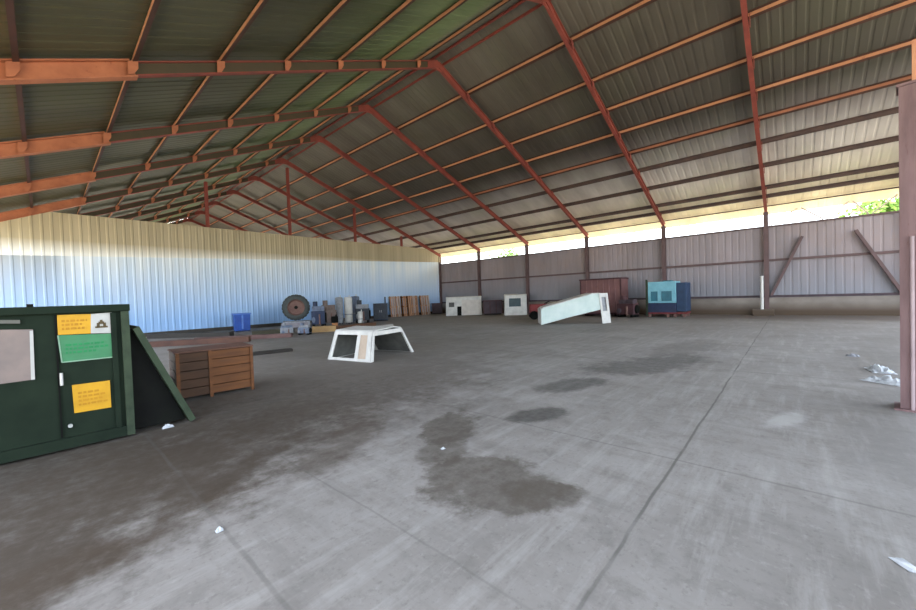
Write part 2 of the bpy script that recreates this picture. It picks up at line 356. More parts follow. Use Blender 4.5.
def corrugated(p0, along, run, n, pitch, depth, nrm):
    """sheet: profile steps along `along`, extruded by `run`"""
    mb = MB(); p0 = Vector(p0); along = Vector(along); run = Vector(run); nrm = Vector(nrm)
    prof = []
    for i in range(n):
        b = i * pitch
        prof += [(b, 0), (b + pitch * .62, 0), (b + pitch * .72, depth), (b + pitch * .9, depth)]
    prof.append((n * pitch, 0))
    for i in range(len(prof) - 1):
        a = p0 + along * prof[i][0] + nrm * prof[i][1]; b = p0 + along * prof[i + 1][0] + nrm * prof[i + 1][1]
        mb.face([a, b, b + run, a + run])
    return mb
# roof: two corrugated slopes
RT = .19
def slope_mb(x0, x1):
    a = (x0, YF0, zr(x0) + RT); run = (x1 - x0, 0, zr(x1) - zr(x0))
    return corrugated(a, (0, 1, 0), run, 196, .30, .012, (0, 0, 1))
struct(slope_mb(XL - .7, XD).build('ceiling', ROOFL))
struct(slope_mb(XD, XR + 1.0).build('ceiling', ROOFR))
# end wall with two tiers of sheeting, clipped under the roof slope
def endwall(z0f, z1f, y):
    mb = MB(); x = XL; pitch = .32; i = 0
    def top(xx): return z1f(xx)
    while x < XR - .05:
        pr = [(x, 0), (x + pitch * .6, 0), (x + pitch * .7, -.018), (x + pitch * .9, -.018), (x + pitch, 0)]
        for (xa, da), (xb, db) in zip(pr, pr[1:]):
            mb.face([(xa, y + da, z0f(xa)), (xb, y + db, z0f(xb)), (xb, y + db, top(xb)), (xa, y + da, top(xa))])
        x += pitch
    return mb
def bandz(x): return 4.28 + .033 * max(x, -2)
def etop(x): return max(bandz(x) + .02, min(ET, zr(x) - .27))
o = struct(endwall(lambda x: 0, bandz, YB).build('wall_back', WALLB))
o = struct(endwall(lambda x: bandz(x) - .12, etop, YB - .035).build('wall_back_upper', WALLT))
struct(MB().prism([(XL, zr(XL) + RT - .05), (XR, zr(XR) + RT - .05), (XR, zr(XR) + RT), (XD, zr(XD) + RT), (XL, zr(XL) + RT)], lambda u, v, d: (u, d, v), 51.9, 52).build('wall_far_added', WALLT))  # added gable, kept open below so daylight reaches the far roof
# right wall: concrete stem with corrugated sheeting above
RW = corrugated((XR, -7, .92), (0, 1, 0), (0, 0, WT - .92), 184, .32, .014, (1, 0, 0))
struct(RW.build('wall_right', WALLR))
struct(MB().box(XR - .16, XR + .12, -7, 51.8, 0, .95).build('baseboard_right', CONC))
struct(MB().box(XL, XR - .2, YB - .13, YB - .05, 0, .22).build('baseboard_back', mat('dark_sill', (.07, .06, .05), (.04, .036, .03), 2)))  # dark strip along the foot of the end wall

# ------------------------------------------------------------------ steel frames
GFR = 'steel roof frames spanning the shed'
dxs = [1.15 + 1.755 * k for k in range(8)]
dxr = [1.85, 3.75, 5.36, 6.84, 8.3, 9.75, 11.4, 13.2, 14.0]
def make_frame(label):
    t = thing('portal_frame', label, 'steel frame', (0, 0, 0), 0, GFR)
    xh = XD - dxs[5]
    def P(x, dz): return (x, 0, zr(x) + dz)
    D = -.10
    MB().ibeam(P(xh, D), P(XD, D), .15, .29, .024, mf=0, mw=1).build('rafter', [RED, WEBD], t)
    MB().ibeam(P(XD, D), P(XR + .1, D), .13, .27, .024, mf=0, mw=0).build('rafter', [RED], t)
    h = MB().ibeam(P(XL, D), P(xh, D), .22, .36, .03); h.build('haunch', ORANGE, t)['label'] = 'bright orange deep end of the rafter at the left eave'
    MB().ibeam((XR - .12, 0, 0), (XR - .12, 0, zr(XR) - .2), .2, .26, .025, up=(1, 0, 0)).build('column', COLW, t)
    MB().ibeam((XL + .12, 0, 0), (XL + .12, 0, zr(XL) - .2), .2, .3, .025, up=(1, 0, 0)).build('column', RED, t)
    rp = MB(); rp.prism([(-.6, -.6 * SL - .24), (-.25, -.34), (.25, -.34), (.6, -.6 * SR - .24), (.6, -.6 * SR + .03), (0, .03), (-.6, -.6 * SL + .03)], lambda u, v, d: (XD + u, d, ZD + v), -.03, .03)
    rp.build('ridge_plate', RED, t)
    for sd, mm in ((-1, ORANGE), (1, RED)):
        for k, d in enumerate(dxs if sd < 0 else dxr):
            x = XD + sd * d
            if x < XL or x > XR: continue
            s = SL if sd < 0 else -SR
            MB().prism([(-.10, -.09), (.0, -.23), (.09, -.23), (.09, .05), (-.10, .05)] if sd > 0 else [(-.10, .05), (-.10, -.24), (-.0, -.24), (.08, -.12), (.08, .05)],
                       lambda u, v, dd: (x + u, dd, zr(x) + s * u + v), -.11, -.09).build('cleat', mm, t)
    return t
FL = {1: 'steel frame in front of the white pipe, second nearest on right wall',
      2: 'steel frame whose column rises just behind the blue machine',
      3: 'steel frame whose column rises behind the faded maroon bin',
      4: 'steel frame whose column stands right of the white shell with a dark window',
      5: 'steel frame whose column rises behind the right end of the cream truck shell',
      6: 'steel frame at the partition, its column in the far right corner',
      7: 'first steel frame visible above and beyond the partition wall',
      8: 'second steel frame visible above and beyond the partition wall',
      9: 'third steel frame visible above and beyond the partition wall',
      10: 'fourth steel frame beyond the partition, small under the far roof',
      11: 'farthest steel frame beyond the partition, at the open far end',
      0: 'nearest steel frame, its column hidden behind the standalone right post'}
base = make_frame(FL[1]); base.location = (0, Yk(1), 0)
for k in (0, 2, 3, 4, 5, 6, 7, 8, 9, 10, 11):
    dup(base, (0, Yk(k), 0), label=FL[k])

# purlins, one continuous line each
ORD = ['nearest the ridge', 'second from the ridge', 'third from the ridge', 'fourth from the ridge', 'fifth from the ridge', 'sixth from the ridge', 'seventh from the ridge', 'lowest, at the eave']
def purlin(x, label, m, sd, group):
    z = zr(x); mb = MB(); s = SL if sd < 0 else -SR
    def B(xa, xb, za, zb, mi): mb.hexa([(xa, YF0 + .1, za + s * xa), (xb, YF0 + .1, za + s * xb), (xb, YF1 - .1, za + s * xb), (xa, YF1 - .1, za + s * xa), (xa, YF0 + .1, zb + s * xa), (xb, YF0 + .1, zb + s * xb), (xb, YF1 - .1, zb + s * xb), (xa, YF1 - .1, zb + s * xa)], mi)
    B(-.01, .01, .05, .17, 0)                                       # web
    B(-.012, .075, .035, .05, 1); B(-.01 if sd < 0 else -.07, .07 if sd < 0 else .01, .155, .17, 1)   # flanges
    B(.067, .075, .05, .075, 1)                                      # lip
    o = mb.build('roof_purlin', m); o.location = (x, 0, z)
    return tag(o, label, 'purlin', group)
DKP = mat('dark_maroon_purlin_shade', (.085, .035, .025), (.05, .025, .02), 1.5)  # shaded underside put into the flange colour; webs get the lit tan
DKB = mat('dark_umber_purlin', (.10, .06, .05), (.06, .04, .04), 1.5)  # silhouette darkness put into the colour of the lower right purlins
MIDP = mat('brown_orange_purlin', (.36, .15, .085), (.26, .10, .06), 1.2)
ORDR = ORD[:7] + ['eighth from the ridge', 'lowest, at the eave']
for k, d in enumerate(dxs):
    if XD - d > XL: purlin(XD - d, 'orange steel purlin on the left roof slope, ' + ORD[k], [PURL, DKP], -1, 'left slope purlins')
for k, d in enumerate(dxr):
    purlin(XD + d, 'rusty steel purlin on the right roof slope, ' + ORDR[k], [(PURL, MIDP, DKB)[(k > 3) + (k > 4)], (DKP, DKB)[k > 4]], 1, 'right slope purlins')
for sx in (-.3, .3):
    o = MB().beam((XD + sx, YF0 + .1, zr(XD + sx) + .12), (XD + sx, YF1 - .1, zr(XD + sx) + .12), .05, .09).build('ridge_purlin', RED)
    tag(o, 'red steel ridge purlin just %s of the roof peak' % ('left' if sx < 0 else 'right'), 'purlin', 'ridge purlins')
es = MB().beam((XR - .05, YF0 + .1, zr(XR) + .135), (XR - .05, YF1 - .1, zr(XR) + .135), .06, .06)
tag(es.build('eave_strut', DKB), 'orange brown eave strut above the bright gap over the right wall', 'beam')
# gable posts that show above the partition
for px, nm in ((208, 'red gable post above the partition, leftmost of four'), (290, 'red gable post above the partition under the roof peak'), (355, 'red gable post above the partition, third from the left'), (401, 'red gable post above the partition, rightmost and shortest')):
    q = atY(px, 232, YB + .16)
    o = MB().ibeam((0, 0, 0), (0, 0, zr(q.x) - .40), .16, .16, .02, up=(0, 1, 0)).build('gable_post', RED); o.location = (q.x, YB + .16, 0)
    tag(o, nm, 'post', 'gable posts')

# girts, wall braces, gap lattice
o = MB().beam((XR - .06, -6.9, 2.98), (XR - .06, YB - .1, 2.98), .06, .12).build('wall_girt', COLW); tag(o, 'dark steel girt running along the right wall at mid height', 'beam')
o = MB().beam((XR - .06, -6.9, 1.02), (XR - .06, YB - .1, 1.02), .08, .12).build('wall_girt', PLUM); tag(o, 'dark steel girt low on the right wall above the concrete base', 'beam')
o = MB().beam((XR - .06, -6.9, WT - .05), (XR - .06, YB - .1, WT - .05), .08, .09).build('wall_girt', COLW); tag(o, 'top girt of the right wall under the bright gap', 'beam')
for a, b, nm in (((.80, 1.08), (-.45, 4.1), 'diagonal steel brace leaning from the white pipe up the right wall'), ((-2.35, 4.15), (-3.80, 1.08), 'diagonal steel brace next to the near post on the right wall')):
    o = MB().ibeam((XR - .16, a[0], a[1]), (XR - .16, b[0], b[1]), .12, .2, .02, up=(1, 0, 0)).build('diagonal_brace', COLW)
    tag(o, nm, 'brace', 'right wall diagonal braces')
zz = [(.85, WT), (-.35, 5.62), (-1.3, WT), (-2.2, 5.62), (-2.85, WT), (-3.75, 5.62)]
nm = ['first', 'second', 'third', 'fourth', 'fifth']
for i in range(5):
    o = MB().beam((XR - .02, zz[i][0] - .06, zz[i][1] + (.02 if i % 2 == 0 else -.02)), (XR - .02, zz[i + 1][0] + .06, zz[i + 1][1] + (-.02 if i % 2 == 0 else .02)), .05, .06).build('lattice_strut', mat('pale_lattice', (.62, .50, .42), (.5, .4, .33), 3))  # pale colour for the struts in the gap
    tag(o, 'thin slanting strut in the bright gap, %s to the right of the white pipe' % nm[i], 'brace', 'gap lattice struts')
# white pipe beside column
q = atX(762, 300, XR - .55)
t = thing('standpipe', 'short white pipe standing against the right wall beside a column', 'pipe', (XR - .55, q.y, 0))
MB().cyl((0, 0, .3), (0, 0, 2.1), .075).build('pipe', GALV, t, True); MB().box(-.2, .2, -.5, .4, 0, .34).build('base', CONC, t, bevel=.02); MB().cyl((0, 0, 2.1), (0, 0, 2.14), .085).build('cap', GALV, t, True)

# near post at the right edge
t = thing('steel_post', 'purple brown steel post standing alone at the right edge', 'post', (7.22, -1.17, 0), math.radians(-8))
MB().ibeam((0, 0, .02), (0, 0, 3.98), .30, .30, .028, up=(1, 0, 0)).build('shaft', POSTR, t)
MB().box(-.2, .2, -.2, .2, 0, .025).build('base_plate', POSTR, t)
MB().box(-.17, .17, -.17, .17, 3.98, 4.01).build('cap_plate', POSTR, t)
_a = math.radians(8); _w = atX(921, 60, 7.15) - Vector((7.22, -1.17, 0)); _sx = _w.x * math.cos(_a) - _w.y * math.sin(_a); _sy = _w.x * math.sin(_a) + _w.y * math.cos(_a)
st = MB().box(_sx - .06, _sx + .06, _sy - .07, _sy + .07, 4.01, 4.50); st.build('top_bracket', PURL, t)['label'] = 'pale orange upper stub of the post'
MB().cyl((-.17, .05, .02), (-.17, .05, 2.15), .018, n=10).build('conduit', mat('pinkish_conduit', (.42, .32, .33)), t, True)

# ------------------------------------------------------------------ green waste container
DY = 6.15
def dl(px, py):
    p = atY(px, py, DY); return p.x, p.z
xr_, ztop = dl(129.5, 304.5); xr_ = .71; DH = 1.655
DX0 = -2.05
t = thing('waste_container', 'dark green steel waste container with yellow and green stickers', 'waste container', (0, DY, 0))
MB().box(DX0, xr_ - .02, .03, 2.35, .10, DH - .03).build('body', GREEN, t)
MB().box(xr_ - .075, xr_, -.015, .09, .03, DH - .06).build('corner_post', GREENL, t)
MB().box(xr_ - .17, xr_ - .12, .0, .05, .12, DH - .1).build('corner_post', GREEN, t)
MB().box(DX0, xr_ + .01, -.03, 2.4, DH - .085, DH).build('top_rim', GREEN, t, bevel=.008)
MB().box(DX0, xr_, -.01, .1, .03, .15).build('bottom_rail', GREEN, t)
x1, z1 = dl(29, 304)
MB().box(x1 - .02, x1 + .03, -.02, .06, DH, DH + .03).build('lifting_lug', BLACK, t)
for xx in (-1.6, -.6, .3): MB().box(xx, xx + .14, .2, 2.2, 0, .1).build('skid', BLACK, t)
# seam of service door
sx, _ = dl(57, 350); MB().box(sx - .008, sx + .008, .012, .035, .16, DH - .1).build('door_seam', BLACK, t)
def sticker(parent, name, pts, m, d=.012):
    c = [dl(*q) for q in pts]      # tl, tr, br, bl
    mb = MB(); tl, tr, br, bl = c
    mb.hexa([(bl[0], .03, bl[1]), (br[0], .03, br[1]), (br[0], .03 - d, br[1]), (bl[0], .03 - d, bl[1]), (tl[0], .03, tl[1]), (tr[0], .03, tr[1]), (tr[0], .03 - d, tr[1]), (tl[0], .03 - d, tl[1])])
    return mb.build(name, m, parent)
def lines(parent, name, box, n, m, frac, d=.016):     # illegible rows of print
    x0, z0 = dl(box[0], box[3]); x1, z1 = dl(box[2], box[1]); mb = MB()
    for i in range(n):
        z = z1 - (i + .5) * (z1 - z0) / n; hh = (z1 - z0) / n * .28; x = x0
        end = x0 + (x1 - x0) * frac[i % len(frac)]
        while x < end:
            w = random.uniform(.015, .05); mb.box(x, min(x + w, end), .03 - d, .03, z - hh, z + hh); x += w + .012
    return mb.build(name, m, parent)
s1 = sticker(t, 'sticker', [(57, 315), (91, 314), (91, 333.5), (58, 335)], YEL); s1['label'] = 'yellow upper left sticker panel'
lines(s1, 'print', (62, 318, 87, 331), 3, mat('amber_print', (.42, .2, .01)), (1, .8, .95))
s2 = sticker(t, 'sticker', [(91, 314), (112, 312.5), (113, 333), (91, 333.5)], SWHITE); s2['label'] = 'white sticker panel with a dark pictogram'
a = dl(101.5, 324); pg = MB()
for u0, u1, v0, v1 in ((-.055, .055, -.045, -.025), (-.04, -.015, -.03, .015), (.015, .04, -.03, .015), (-.025, .025, .0, .03), (-.012, .012, .03, .05)):
    pg.box(a[0] + u0, a[0] + u1, .012, .03, a[1] + v0, a[1] + v1)
pg.build('pictogram', INK, s2)
s3 = sticker(t, 'sticker', [(58, 335.5), (113, 333.5), (114.5, 357), (62, 362.5)], SGREEN); s3['label'] = 'green lower sticker panel with pale border'
lines(s3, 'print', (66, 340, 108, 355), 3, mat('deep_green_print', (.02, .22, .075)), (.9, 1, .7))
fr = MB(); q = [dl(58, 335.5), dl(113, 333.5), dl(114.5, 357), dl(62, 362.5)]
for i in (1, 2, 3): 
    a_, b_ = q[i], q[(i + 1) % 4]; fr.beam((a_[0], .016, a_[1]), (b_[0], .016, b_[1]), .012, .014, up=(0, 1, 0))
fr.build('border', INKG, s3)
s4 = sticker(t, 'sticker', [(72, 385.5), (110, 380.5), (111.5, 407.5), (74.5, 413.5)], YEL); s4['label'] = 'yellow lower sticker'
lines(s4, 'print', (79, 387, 108, 407), 4, mat('brown_print', (.45, .22, .01)), (.7, .9, .8, 1))
s5 = sticker(t, 'placard', [(-12, 330), (33, 329.5), (35, 379.5), (-12, 386)], PLACARD); s5['label'] = 'faded pinkish placard'
sticker(t, 'placard_edge', [(29.5, 331), (33, 330.5), (35, 379.5), (31, 380)], SWHITE, .018)
sticker(t, 'rail', [(-12, 320), (20, 320), (20, 323.5), (-12, 323.5)], mat('worn_olive_edge', (.13, .13, .11)), .04)
hx, hz = dl(61.5, 379)
MB().cyl((hx, -.02, hz - .07), (hx, -.02, hz + .07), .016, n=12).build('handle', CHROME, t, True)
kx, kz = dl(70.5, 426); MB().cyl((kx, .03, kz), (kx, 0.0, kz), .02, n=14).build('lock', CHROME, t, True)
# sloping loading gate on the right end
g0 = (xr_ + .03, 1.34); g1 = (1.285, 0.02)
gd = Vector((g1[0] - g0[0], 0, g1[1] - g0[1])).normalized(); gn = Vector((-gd.z, 0, gd.x))
if gn.x < 0: gn = -gn
MB().hexa([Vector((g0[0], .0, g0[1])), Vector((g1[0], .0, g1[1])), Vector((g1[0], 2.3, g1[1])), Vector((g0[0], 2.3, g0[1]))] +
          [Vector((g0[0], .0, g0[1])) + gn * .07, Vector((g1[0], .0, g1[1])) + gn * .07, Vector((g1[0], 2.3, g1[1])) + gn * .07, Vector((g0[0], 2.3, g0[1])) + gn * .07]).build('loading_gate', GREENL, t)
MB().prism([(xr_, .05), (g1[0] - .03, .05), (g0[0] + .01, g0[1] - .03), (xr_, g0[1] - .03)], lambda u, v, d: (u, d, v), .12, .15).build('gap_shade_panel', BLACK, t)  # black panel added for the shade under the leaning gate

# ------------------------------------------------------------------ brown wooden crate
t = thing('wooden_crate', 'orange brown wooden crate beside the dark green container', 'crate', (1.43, 7.62, 0), math.radians(-4))
CW, CDp, CH = 1.16, .8, .81
for nm_, (xa, xb), mm in (('front_panel', (0, .46), WOODD), ('front_panel', (.5, CW), WOOD)):
    mb = MB()
    for i in range(5):
        z0 = .06 + i * (CH - .06) / 5; mb.box(xa + .01, xb, .0, .025, z0, z0 + (CH - .06) / 5 - .012)
    mb.build(nm_, mm, t)
for xa in (0, .46, CW - .05): MB().box(xa, xa + .05, -.022, .0, .0, CH).build('post', WOOD, t)
for yy in (0, CDp):
    pass
mb = MB()
for i in range(5): mb.box(CW - .025, CW, .03, CDp, .06 + i * .148, .06 + i * .148 + .136)
mb.build('side_panel', WOOD, t)
mb = MB()
for i in range(5): mb.box(0, .025, .03, CDp, .06 + i * .148, .06 + i * .148 + .136)
mb.build('side_panel', WOODD, t)
mb = MB()
for i in range(5): mb.box(0, CW, CDp - .025, CDp, .06 + i * .148, .06 + i * .148 + .136)
mb.build('back_panel', WOODD, t)
MB().box(.03, CW - .03, .03, CDp - .03, .05, .10).build('bottom', WOODD, t)
mb = MB()
for i in range(5): mb.box(-.02, CW + .02, .0 + i * .165, .0 + i * .165 + .14, CH, CH + .022)
mb.build('lid', LUMB, t)

# ------------------------------------------------------------------ lumber on the floor
def board(a, b, w, h, m, label, z=0):
    a = Vector(a); b = Vector(b)
    L_ = (b - a).length; mb = MB().box(0, L_, -w / 2, w / 2, 0, h)
    o = mb.build('plank', m, bevel=.006); o.location = (a.x, a.y, z); o.rotation_euler = (0, 0, math.atan2(b.y - a.y, b.x - a.x))
    return tag(o, label, 'board', 'loose boards on the floor')
g1_, g2_ = G(231, 357.5), G(292, 351)
board(g1_, g2_, .28, .09, mat('black_wet_timber', (.035, .03, .025)), 'dark timber lying on the floor right of the brown crate')
g1_, g2_ = G(150, 347), G(250, 341.5)
board(g1_, g2_, .32, .22, LUMB, 'red brown timber on the floor behind the brown crate')
g1_, g2_ = G(196, 342), G(292, 337)
board(g1_, g2_, .3, .18, mat('plum_timber', (.17, .095, .085)), 'reddish timber on the floor below the blue bin')
g1_, g2_ = G(150, 338.5), G(232, 336)
board(g1_, g2_, .35, .22, mat('blackish_timber', (.04, .035, .03)), 'blackish timber along the partition wall left of the blue bin')
g1_, g2_ = G(252, 335), G(288, 332.5)
board(g1_, g2_, .35, .2, mat('mossy_timber', (.07, .065, .04)), 'short mossy timber between the blue bin and the large tyre')
g1_, g2_ = G(312, 332.5), G(336, 331)
board(g1_, g2_, .4, .3, LUMY, 'yellow brown beam on the floor right of the large tyre')
g1_, g2_ = G(338, 329.5), G(374, 325.5)
board(g1_, g2_, .4, .2, mat('deep_brown_timber', (.13, .065, .035)), 'deep brown beam on the floor behind the white truck shell')
g1_, g2_ = G(366, 330.5), G(392, 327)
board(g1_, g2_, .22, .18, mat('pale_grey_timber', (.38, .36, .33)), 'pale grey beam on the floor behind the white truck shell')

# ------------------------------------------------------------------ blue bin by the partition
p = atY(242, 330, 24.0)
t = thing('storage_bin', 'royal blue plastic bin standing against the pale partition wall', 'bin', (p.x, 24.0, 0), math.radians(-10))
w = .42
MB().hexa([(-w * .9, -w * .8, .04), (w * .9, -w * .8, .04), (w * .9, w * .8, .04), (-w * .9, w * .8, .04), (-w, -w * .9, .98), (w, -w * .9, .98), (w, w * .9, .98), (-w, w * .9, .98)]).build('body', BLUE, t, bevel=.02)
MB().box(-w - .03, w + .03, -w, w, .98, 1.06).build('lid', BLUEL, t, bevel=.015)
MB().box(-.04, .04, -w * .93 - .02, -w * .8, .15, .95).build('rib', BLUEL, t)
for sx_ in (-1, 1): MB().box(sx_ * w * .8 - .06, sx_ * w * .8 + .06, -.2, .2, 0, .05).build('foot', NAVY, t)

# ------------------------------------------------------------------ scrap along the partition
p = atY(297, 330, 22.3)
def tyre(loc, r, w, rz, label, lean=0.0):
    t = thing('tractor_tyre', label, 'tyre', loc, rz)
    prof = []
    for i in range(13):
        a = math.pi * (i / 12); prof.append((r * .62 + r * .36 * math.sin(a) ** .7, -w / 2 * math.cos(a)))
    MB().lathe((0, 0, r), (0, 1, 0), prof, 36).build('tread', TYRE, t, True)
    lug = MB()
    for i in range(22):
        a = 2 * math.pi * i / 22
        c = Vector((math.cos(a), 0, math.sin(a))); q0 = Vector((0, 0, r)) + c * (r * .965)
        lug.beam(q0 + Vector((0, -w * .42, 0)), q0 + Vector((0, w * .1, 0)) + Vector((-math.sin(a), 0, math.cos(a))) * .1, .06, r * .07, up=c)
        lug.beam(q0 + Vector((0, w * .42, 0)), q0 + Vector((0, -w * .1, 0)) + Vector((-math.sin(a), 0, math.cos(a))) * .1, .06, r * .07, up=c)
    lug.build('lugs', TYRE, t)
    MB().lathe((0, 0, r), (0, 1, 0), [(r * .63, -w * .42), (r * .6, -w * .38), (r * .52, -w * .15), (r * .2, -w * .1), (.001, -w * .1)], 28).build('rim', RUST, t, True)
    MB().cyl((0, -w * .1, r), (0, -w * .3, r), r * .13, n=16).build('hub', BLACK, t, True)
    return t
tb = thing('steel_stillage', 'low pale grey steel stand carrying the large tyre', 'stand', (p.x, 22.3, 0), math.radians(-24))
MB().box(-.75, .75, -.4, .4, .36, .45).build('deck', GREYM, tb, bevel=.01)
for x in (-.68, .68):
    for y in (-.33, .33): MB().box(x - .06, x + .06, y - .06, y + .06, 0, .36).build('leg', GREYM, tb)
MB().box(-.72, .72, -.36, -.34, .08, .36).build('side_panel', mat('dusty_lilac_panel', (.27, .25, .27), (.19, .17, .19), 4), tb)
tyre((p.x, 22.3, .49), .78, .5, math.radians(-24), 'large dusty tractor tyre with rusty rim standing by the partition')

def engine(loc, rz, label, m1, m2, s=1.0, h=1.0):
    t = thing('engine_block', label, 'engine', loc, rz, 'salvaged engines along the partition')
    t.scale = (s, s, s * h)
    MB().box(-.45, .45, -.3, .3, .12, .62).build('block', m1, t, bevel=.03)
    mb = MB().box(-.40, .40, -.2, .2, .62, .80)
    for i in range(4): mb.box(-.34 + i * .2, -.22 + i * .2, -.23, .23, .64, .76)
    mb.build('cylinder_head', m2, t, bevel=.015)
    MB().cyl((-.2, 0, .80), (-.2, 0, .98), .16, n=18).build('air_filter', m1, t, True)
    MB().lathe((.45, 0, .36), (1, 0, 0), [(.001, .08), (.18, .08), (.2, .05), (.15, .04), (.2, .02), (.2, 0)], 20).build('pulley', BLACK, t, True)
    MB().cyl((.1, -.32, .5), (.1, -.32, .1), .05, n=12).build('exhaust', RUST, t, True)
    MB().cyl((-.3, -.3, .3), (-.3, -.42, .3), .11, n=16).build('flywheel_cover', m2, t, True)
    for x in (-.35, .35): MB().box(x - .06, x + .06, -.34, .34, 0, .13).build('mount', BLACK, t)
    return t
p = G(287, 335); e0 = engine(p, -.3, 'grey engine block on the floor in front of the large tyre', GREYM, BLUEG, .62, .95)
p = G(305, 334.5); engine(p, -.9, 'blue grey engine block right in front of the tyre, on its right', BLUEG, GREYM, .6, .95)
p = atY(319, 325, 21.5); engine((p.x, 21.5, 0), -.6, 'blue engine block right of the large tyre', NAVY, BLUEG, .85, 1.9)
p = atY(329, 325, 21.9); engine((p.x, 21.9, 0), -.2, 'brown greasy engine block between blue engine and pale water tank', BROWNM, BROWNM, .95, 1.75)
p = atY(363, 322, 22.0); engine((p.x, 22.0, 0), -.7, 'dark grey engine with pale top left of the black cabinet', GREYD, GREYM, 1.0, 1.6)

def tank(loc, r, h, label, m):
    t = thing('water_heater', label, 'tank', loc)
    MB().lathe((0, 0, .08), (0, 0, 1), [(.001, 0), (r, 0), (r, h * .93), (r * .9, h * .98), (.001, h)], 24).build('tank', m, t, True)
    MB().lathe((0, 0, .08 + h * .3), (0, 0, 1), [(r, 0), (r * 1.03, .01), (r * 1.03, .05), (r, .06)], 24).build('band', GREYM, t, True)
    MB().cyl((.1, 0, h), (.1, 0, h + .2), .03, n=10).build('pipe_fitting', CHROME, t, True)
    for a in range(3): MB().cyl((r * .7 * math.cos(a * 2.1), r * .7 * math.sin(a * 2.1), 0), (r * .7 * math.cos(a * 2.1), r * .7 * math.sin(a * 2.1), .1), .03, n=8).build('foot', BLACK, t)
    return t
p = atY(340, 325, 22.7); tank((p.x, 22.7, 0), .25, 1.75, 'grey upright tank, left of the white tank by the partition', GREYM)
p = atY(349, 325, 22.5); tank((p.x, 22.5, 0), .27, 1.75, 'white upright tank among the scrap by the partition', WHITE)
p = atY(356, 325, 23.2); tank((p.x, 23.2, 0), .3, 1.8, 'blue grey upright tank right of the white tank', BLUEG)
p = atY(360.5, 322, 21.2); tank((p.x, 21.2, 0), .16, .75, 'small white tank in front of the dark grey engine', WHITE)

p = atY(381, 320, 22.6)
t = thing('steel_cabinet', 'black steel cabinet at the right end of the scrap row', 'cabinet', (p.x, 22.6, 0), math.radians(-36))
MB().box(-.52, .52, -.3, .3, .06, 1.28).build('body', NAVY, t, bevel=.015)
for xa in (-.5, .01): MB().box(xa, xa + .49, -.325, -.3, .1, 1.24).build('door', GREYD, t, bevel=.01)
for xa in (-.06, .05): MB().cyl((xa, -.34, .62), (xa, -.34, .78), .012, n=8).build('handle', CHROME, t)
MB().box(-.5, .5, -.28, .28, 0, .06).build('plinth', BLACK, t)
MB().cyl((.35, 0, 1.28), (.35, 0, 1.75), .05, n=12).build('flue', GREYD, t, True)
p = atY(335, 327, 19.9)
t = thing('jerry_can', 'small black can on an orange block in front of the scrap row', 'can', (p.x, 19.9, 0))
MB().box(-.17, .17, -.12, .12, .3, .68).build('can', BLACK, t, bevel=.03); MB().cyl((.08, 0, .68), (.1, 0, .78), .04, n=10).build('spout', BLACK, t); MB().box(-.12, .12, -.12, .12, 0, .3).build('block', mat('orange_block', (.45, .2, .08)), t)

# pallets stood on edge in the back right corner
def pallet(loc, rz, label, m, m2):
    t = thing('wooden_pallet', label, 'pallet', loc, rz, 'pallets in the far corner'); t.rotation_euler = (math.radians(-6), 0, rz)
    for i in range(6):
        x = -.52 + i * .188; MB().box(x, x + .125, -.07, -.045, 0, 1.8).build('slat', m if i % 3 else m2, t)
    for z in (.06, .82, 1.62): MB().box(-.54, .56, -.045, .045, z, z + .1).build('stringer', m2 if z > .1 else WOODD, t)
    for i in range(3):
        x = -.5 + i * .42; MB().box(x, x + .16, .045, .07, 0, 1.8).build('back_slat', WOODD, t)
    return t
for i, (px, lab) in enumerate(((396, 'weathered pallet on edge, leftmost of four in the far corner'), (405, 'orange pallet on edge, second from left in the far corner'), (414, 'orange pallet on edge, third from left in the far corner'), (423.5, 'pale pallet on edge, rightmost of four in the far corner'))):
    p = atY(px, 315, YB - .5); pallet((p.x, YB - .5 - .30 * (i % 2), 0), math.radians(-3), lab, (PALL, PALW, PALW, PALL)[i], (PALW, WOOD, PALL, PALW)[i])

